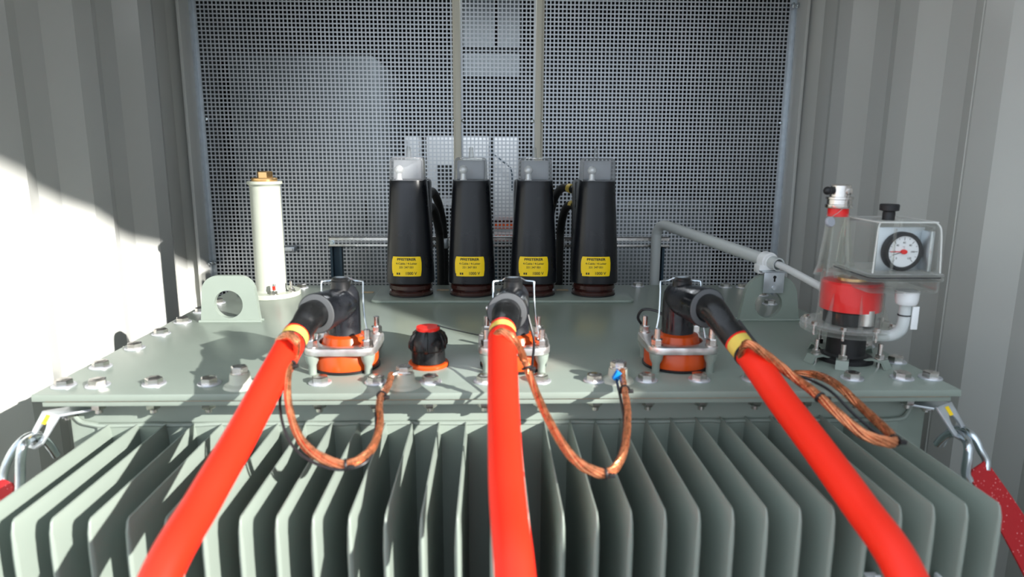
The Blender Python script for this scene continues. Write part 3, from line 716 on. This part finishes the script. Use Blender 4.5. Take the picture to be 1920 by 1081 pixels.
MB().prism(rrect(BX0-.006, BX1+.004, BY0-.006, BY1+.003, .012, .1962), (0, 0, .0026)).build('cover_gasket', 'black', R)
for xx in (BX0+.036, BX1-.026):
    MB().box((xx-.0015, BY0-.0035, .206), (xx+.0015, BY0+.003, .292), bev=.0008).build('cover_rib', 'clear', R)
MB().lathe([(.0115, .304), (.0115, .318), (.0105, .321), (.0175, .323), (.0180, .333), (.0165, .335), (0, .335)], (BX0+.046, BY0+.045, 0), seg=30).build('cover_knob', 'black', R)
gx, gy, gz = .809, 1.296, .2430
MB().box((gx-.046, gy+.012, .203), (gx+.046, gy+.016, .290), bev=.001).box((gx+.040, gy-.018, .206), (gx+.048, gy+.014, .285), bev=.002).build('gauge_mounting', 'galv', R)
gb = MB().lathe([(.0385, .022), (.0385, .000), (.0365, -.004), (.0315, -.004), (.0305, .0)], (gx, gy, gz), (0, 1, 0), 56, cap=False).build('gauge_bezel', 'black', R)
MB().lathe([(.0345, 0), (.0345, .004)], (gx, gy, gz), (0, 1, 0), 56).build('dial', 'dial', gb)
m = MB()
for k in range(13):
    a = math.radians(225-k*22.5); r1 = .0255 if k % 2 else .0225
    for _ in (0,):
        d = V((math.cos(a), 0, math.sin(a))); n_ = V((-d.z, 0, d.x))*.0004; o = V((gx, gy-.0004, gz))
        m.bm.faces.new([m.bm.verts.new(o+d*r1-n_), m.bm.verts.new(o+d*.0285-n_), m.bm.verts.new(o+d*.0285+n_), m.bm.verts.new(o+d*r1+n_)])
for k, tx in ((0, '0'), (2, '20'), (4, '40'), (6, '60'), (8, '80'), (10, '100'), (12, '120')):
    a = math.radians(225-k*22.5)
    m.merge(text_mesh(tx, .0055, lambda p, q, a=a: V((gx+math.cos(a)*.0182+p, gy-.0004, gz+math.sin(a)*.0182-.002+q)), .00005))
m.merge(text_mesh('°C', .005, lambda p, q: V((gx+p, gy-.0004, gz+.007+q))))
m.build('dial_marks', 'ink', gb, flip=False)
MB().lathe([(.0062, 0), (.0055, .004), (0, .005)], (gx, gy-.0008, gz), (0, -1, 0), 20, ell=.8).box((gx-.027, gy-.0022, gz-.0006), (gx, gy-.0012, gz+.0009)).build('red_pointer', 'relayred', gb, 'red pointer')
MB().box((gx-.0225, gy-.0012, gz-.0005), (gx, gy-.0006, gz+.0005), rot=Matrix.Rotation(-.30, 3, 'Y'), piv=(gx, gy, gz)).build('black_pointer', 'ink', gb)
# gland and outlet pipe
hx, hy = .820, 1.285
MB().lathe([(.0175, .140), (.0195, .143), (.0210, .151), (.0215, .1672)], (hx, hy, 0), seg=36).build('cable_gland', 'white', R, 'white plastic gland')
MB().tube([(hx, hy, .152), (hx, hy, .118), (hx-.001, hy, .100), (hx-.004, hy+.004, .085), (hx-.016, hy+.014, .072), (hx-.040, hy+.030, .068)], .0115, 18, 8).build('outlet_pipe', 'pipe', R)
MB().box((hx+.006, hy-.0145, .092), (hx+.019, hy-.012, .138), bev=.0005).build('paper_tag', 'white', R)
MB().lathe([(.0122, -.001), (.0122, .0015)], (hx-.001, hy, .118), seg=20).build('tie', 'black', R)
for a in (-2.85, -2.08, -1.0, .6, 1.9):
    q = V((x+math.cos(a)*.080, y+math.sin(a)*.074, 0)); d = V((math.cos(a), math.sin(a), 0)); n_ = V((-d.y, d.x, 0))*.012
    s_ = MB().prism([q-d*.034+V((0, 0, .0105))-n_, q-d*.012+V((0, 0, .0185))-n_, q+d*.008+V((0, 0, .0175))-n_, q+d*.017+V((0, 0, .0005))-n_, q+d*.013+V((0, 0, .0005))-n_, q+d*.006+V((0, 0, .013))-n_, q-d*.012+V((0, 0, .014))-n_, q-d*.034+V((0, 0, .0075))-n_], n_*2).build('clamp_claw', 'green', R)
    MB().lathe([(.010, .018), (.010, .020)], q-d*.004, seg=20).hexa(q-d*.004+V((0, 0, .020)), .0092, .008).cyl(q-d*.004+V((0, 0, .0)), q-d*.004+V((0, 0, .050)), .0048, seg=14).build('claw_stud', 'steel', s_)

# ------------------------------------------------------------------ conduit across the right lug
R = thing('conduit_pipe', 'light grey conduit rising behind the lid and slanting across to the right lifting lug', 'pipe', (.578, 2.33, FZ))
A = [(.578, 2.345, -.9), (.578, 2.345, -.1), (.578, 2.345, .12), (.580, 2.342, .165), (.592, 2.318, .188), (.612, 2.26, .186)]
E_ = at(1460, 496, 1.70)
P = A+[V(A[-1]).lerp(E_, t) for t in (.35, .7, 1)]
S = spline(P, 8)
MB().tube(S, .0172, 24, 0, cap=False).tube(S, .0140, 24, 0, cap=False).lathe([(.0172, 0), (.0140, 0)], S[-1], tuple(S[-1]-S[-2]), 24, cap=False).build('conduit', 'pipe', R)
dirn = (S[-1]-S[-4]).normalized(); q = E_-dirn*.045
MB().lathe([(.0185, -.018), (.0200, -.016), (.0200, .016), (.0185, .018)], q, tuple(dirn), 24).box(q+V((-.030, -.020, -.032)), q+V((.030, .020, -.008)), bev=.004).lathe([(.0225, -.014), (.024, -.012), (.024, .012), (.0225, .014)], q-dirn*.004, tuple(dirn), 24).build('pipe_saddle', 'white', R, 'white pipe saddle')
b0, b1_ = at(1433, 512, 1.706), at(1468, 549, 1.706)
MB().box((b0.x, 1.704, b1_.z), (b1_.x, 1.708, b0.z+.004), bev=.001).box((b0.x-.006, 1.704, b0.z+.001), (b1_.x+.006, 1.74, b0.z+.005), bev=.001).lathe([(.006, 0), (.005, .004), (0, .004)], ((b0.x+b1_.x)/2, 1.704, b1_.z+.014), (0, -1, 0), 16).build('support_bracket', 'galv', R, 'galvanised keyhole bracket')
MB().lathe([(.0042, 0), (.0042, .0006)], ((b0.x+b1_.x)/2+.001, 1.7038, b0.z-.010), (0, -1, 0), 16).box(((b0.x+b1_.x)/2-.001, 1.7031, b0.z-.022), ((b0.x+b1_.x)/2+.003, 1.7038, b0.z-.010)).build('keyhole', 'black', R)
G = at(1536, 536, 1.47)
tag(MB().tube([S[-1]-dirn*.10, S[-1], E_.lerp(G, .5)+V((0, 0, .001)), G, G+(G-E_).normalized()*.06], .0088, 16, 6).build('thin_pipe', 'white'), 'thin light grey pipe leaving the conduit end towards the clear relay', 'pipe')

# ------------------------------------------------------------------ corner brackets, twin hooks, straps
def corner(s, mir):
    """s=-1 left, +1 right"""
    X = lambda v: (LX0+LX1)/2 + s*(v)     # v: distance outward from the centre line
    n = 'left' if s < 0 else 'right'
    Rb = thing('lashing_bracket', 'galvanised bent bracket with oval hole and yellow sticker under the %s lid corner' % n, 'bracket', (X(.80), 1.2, -.03), 'lashing brackets under the lid corners')
    if s < 0: q_ = at(78, 766, 1.225), at(112, 781, 1.195), at(50, 822, 1.19), at(76, 838, 1.165)
    else: q_ = at(1785, 752, 1.225), at(1747, 766, 1.195), at(1812, 803, 1.19), at(1788, 828, 1.165)
    T0 = (q_[0]+q_[1])/2; tip = (q_[2]+q_[3])/2; T0.z = min(T0.z, -.031)
    d = (tip-T0).normalized(); wv = q_[0]-q_[1]; wv = (wv-d*wv.dot(d)).normalized(); nr = d.cross(wv).normalized(); L = (tip-T0).length+.010
    hw = .025
    poly = [T0-wv*hw, T0+wv*hw, T0+d*(L-.012)+wv*(hw*.85), T0+d*L+wv*(hw*.3), T0+d*L-wv*(hw*.3), T0+d*(L-.012)-wv*(hw*.85)]
    hole = [T0+d*(L*.60)+d*math.cos(t/24*2*PI)*.022+wv*math.sin(t/24*2*PI)*.0115 for t in range(24)]
    MB().prism(poly, nr*.005, [hole]).build('hole_plate', 'galv', Rb, bevel=.0008)
    i0 = V((X(.765), 1.232, -.0285)); inw = V((-s*.8, .45, 0)).normalized()
    a, b = T0-wv*hw, T0+wv*hw
    MB().prism([a, b, b+inw*.055+V((0, 0, .001)), a+inw*.055+V((0, 0, .001))], (0, 0, -.0045)).build('mounting_tab', 'galv', Rb, bevel=.0006)
    c = (a+b)/2+inw*.030+wv*.008
    MB().lathe([(.013, 0), (.013, -.003)], c+V((0, 0, -.004)), seg=20).hexa(c+V((0, 0, -.007)), .011, .009, (0, 0, -1)).cyl(c+V((0, 0, -.015)), c+V((0, 0, -.020)), .0055, seg=12).build('bracket_nut', 'steel', Rb)
    k = T0+d*(L*.20)+wv*.002; sg = -1 if nr.y > 0 else 1
    off = nr*(-.0006) if nr.y > 0 else nr*.0050
    off = nr*(.0052) if nr.dot(CAM-k) > 0 else nr*(-.0006)
    MB().prism([k+off-wv*.0055-d*.009, k+off+wv*.0055-d*.009, k+off+wv*.0055+d*.009, k+off-wv*.0055+d*.009], nr*.0004).build('sticker', 'yellow', Rb, 'yellow sticker')
    # twin rod hook
    Rh = thing('ratchet_hook', 'zinc twin-rod hook hanging in the %s corner bracket' % n, 'hook', tuple(tip), 'hooks of the lashing straps')
    if s < 0:
        r1 = [at(104, 852, 1.225), at(95, 838, 1.212), at(82, 824, 1.198), at(62, 820, 1.175), at(45, 832, 1.13), at(39, 855, 1.12), at(38, 890, 1.12), at(36, 922, 1.12), at(28, 938, 1.125)]
        r2 = [at(98, 846, 1.240), at(87, 829, 1.228), at(72, 815, 1.212), at(48, 820, 1.18), at(28, 840, 1.16), at(14, 865, 1.15), at(6, 892, 1.145), at(8, 915, 1.14)]
        st_ = [(at(24, 905, 1.13), at(-4, 893, 1.145)), (at(22, 925, 1.12), at(-24, 905, 1.14)), (at(-40, 1000, 1.10), at(-90, 960, 1.12)), (at(-190, 1300, 1.02), at(-245, 1260, 1.05))]
        tr = [at(26, 870, 1.13), at(8, 898, 1.14), at(26, 905, 1.13)]
    else:
        r1 = [at(1758, 832, 1.225), at(1768, 821, 1.212), at(1783, 812, 1.198), at(1803, 816, 1.175), at(1815, 832, 1.13), at(1815, 855, 1.12), at(1811, 885, 1.12), at(1817, 900, 1.12)]
        r2 = [at(1766, 832, 1.240), at(1775, 815, 1.228), at(1790, 804, 1.212), at(1812, 807, 1.18), at(1828, 822, 1.16), at(1838, 842, 1.15), at(1849, 862, 1.145), at(1849, 880, 1.14)]
        st_ = [(at(1822, 880, 1.13), at(1848, 862, 1.145)), (at(1824, 905, 1.12), at(1856, 874, 1.14)), (at(1895, 1030, 1.09), at(1934, 990, 1.11)), (at(2010, 1260, 1.03), at(2060, 1220, 1.05))]
        tr = [at(1826, 832, 1.14), at(1830, 850, 1.135), at(1845, 870, 1.14)]
    MB().tube(r1, .0080, 16, 8).build('rod', 'zinc', Rh)
    MB().tube(r2, .0070, 16, 8).build('rod', 'zinc', Rh)
    # strap: a ribbon with thickness
    a_ = spline([p[0] for p in st_], 6); b_ = spline([p[1] for p in st_], 6); m = MB(); rows = []
    for i in range(len(a_)):
        t_ = (a_[min(i+1, len(a_)-1)]-a_[max(0, i-1)]).normalized(); nn = t_.cross(b_[i]-a_[i]).normalized()*.0016
        rows.append([m.bm.verts.new(a_[i]-nn), m.bm.verts.new(b_[i]-nn), m.bm.verts.new(b_[i]+nn), m.bm.verts.new(a_[i]+nn)])
    for p_, q_ in zip(rows, rows[1:]):
        for k_ in range(4): m.bm.faces.new((p_[k_], p_[(k_+1) % 4], q_[(k_+1) % 4], q_[k_]))
    m.bm.faces.new(rows[0]); m.bm.faces.new(rows[-1][::-1])
    o = m.build('lashing_strap', 'strap')
    tag(o, 'red webbing lashing strap pulled down from the %s hook' % n, 'strap', 'red lashing straps')
corner(-1, 0); corner(1, 0)

# two pale clips just in front of the right fins
for px, lb in ((1634, 'pale grey clip at the bottom edge, just left of the right red cable'), (1768, 'pale grey plastic clip at the bottom edge right of the right red cable')):
    p = at(px, 1080, .93)
    R = thing('fin_clip', lb, 'clip', tuple(p), 'pale clips at the fin edges')
    MB().box(p+V((-.013, -.012, -.03)), p+V((.013, .004, .006)), bev=.002).build('clip_body', 'whitebox', R)
    MB().box(p+V((-.004, -.016, -.028)), p+V((.006, -.011, .011)), bev=.001).build('clip_tongue', 'whitebox', R)

# ------------------------------------------------------------------ equipment in the room behind the mesh
R = thing('switchgear_cabinet', 'wide grey cabinet behind the left perforated sheet', 'cabinet', (-.9, 3.7, FZ))
MB().box((-1.12, 3.05, FZ), (-.502, 3.9, .835), bev=.008).build('body', 'cab', R)
MB().box((-1.09, 3.043, FZ+.12), (-.53, 3.05, .80), bev=.002).build('door', 'cab', R)
MB().box((-.56, 3.03, .1), (-.545, 3.043, .22), bev=.003).build('handle', 'dark', R)
R = thing('wall_duct', 'grey sheet duct with a dark slot high behind the middle perforated sheet', 'duct', (.03, 3.4, .9))
MB().box((-.13, 3.4, .93), (.015, 3.6, 1.15)).box((.035, 3.4, .93), (.14, 3.6, 1.15)).build('duct_panel', 'cab', R)
MB().box((-.13, 3.42, .80), (.14, 3.44, .90)).build('bracket', 'cab', R)
R = None
for (x0, x1, z0, z1, nm, lb, mt) in (
    (-.418, -.352, .12, .505, 'terminal_box', 'narrow light grey box, leftmost behind the mesh at bushing height', 'whitebox'),
    (-.315, -.008, .16, .512, 'control_enclosure', 'white enclosure behind the mesh between the first two hoods', 'whitebox'),
    (.012, .138, .10, .508, 'control_enclosure', 'white narrow enclosure behind the mesh between the middle hoods', 'whitebox')):
    t = thing(nm, lb, 'enclosure', ((x0+x1)/2, 3.45, z0)); MB().box((x0, 3.40, z0), (x1, 3.6, z1), bev=.006).build('housing', mt, t)
    MB().box((x0+.01, 3.55, FZ), (x0+.03, 3.58, z0)).box((x1-.03, 3.55, FZ), (x1-.01, 3.58, z0)).build('stand_leg', 'bluerail', t)
    MB().box((x0+.012, 3.394, z0+.014), (x1-.012, 3.401, z1-.014), bev=.002).build('cover', mt, t)
    if x1-x0 > .2:
        MB().box((x0+.05, 3.388, z0+.06), (x0+.13, 3.396, z1-.14)).build('window', 'dark', t)
t = thing('red_isolator', 'red and white switch block behind the mesh between the middle hoods', 'switch', (.07, 3.4, .0))
MB().box((.02, 3.38, .0), (.13, 3.46, .028)).box((.02, 3.38, .062), (.13, 3.46, .09)).build('red_bar', 'orange', t)
MB().box((.02, 3.39, .028), (.13, 3.46, .062)).build('white_bar', 'whitebox', t)
tag(MB().box((.66, 3.38, -.16), (.86, 3.42, -.055), bev=.003).build('yellow_sign', 'yellow'), 'plain yellow plate behind the mesh right of the rightmost hood', 'sign')
tag(MB().box((.50, 3.36, .16), (1.12, 3.9, .19), bev=.003).box((.50, 3.37, -1.2), (1.12, 3.9, .16), bev=.003).build('low_cabinet', 'cab'), 'low grey cabinet behind the right perforated sheet', 'cabinet')
tag(MB().tube([(-.003, 3.37, .50), (0, 3.36, .44), (.06, 3.36, .39), (.1, 3.36, .35), (.105, 3.36, .25)], .004, 8, 8).build('earth_wire', 'bluerail'), 'thin twisted wire hanging in front of the white enclosures', 'wire')
t = thing('added_fill_lamp', 'added fill lamp under the ceiling of the room behind the mesh', 'lamp', (0, 3.2, CZ-.05))
MB().box((-.3, 2.90, CZ-.04), (.3, 3.00, CZ)).build('fill_lamp_box', 'white', t)
la = bpy.data.lights.new('fill_lamp_light', 'AREA'); la.shape = 'RECTANGLE'; la.size = .58; la.size_y = .08; la.energy = 8; la.color = (.9, .95, 1)  # invented fill lamp, added to brighten the enclosures behind the mesh
lo = bpy.data.objects.new('fill_lamp_light', la); C.collection.objects.link(lo); lo.location = (0, 2.95, CZ-.045)
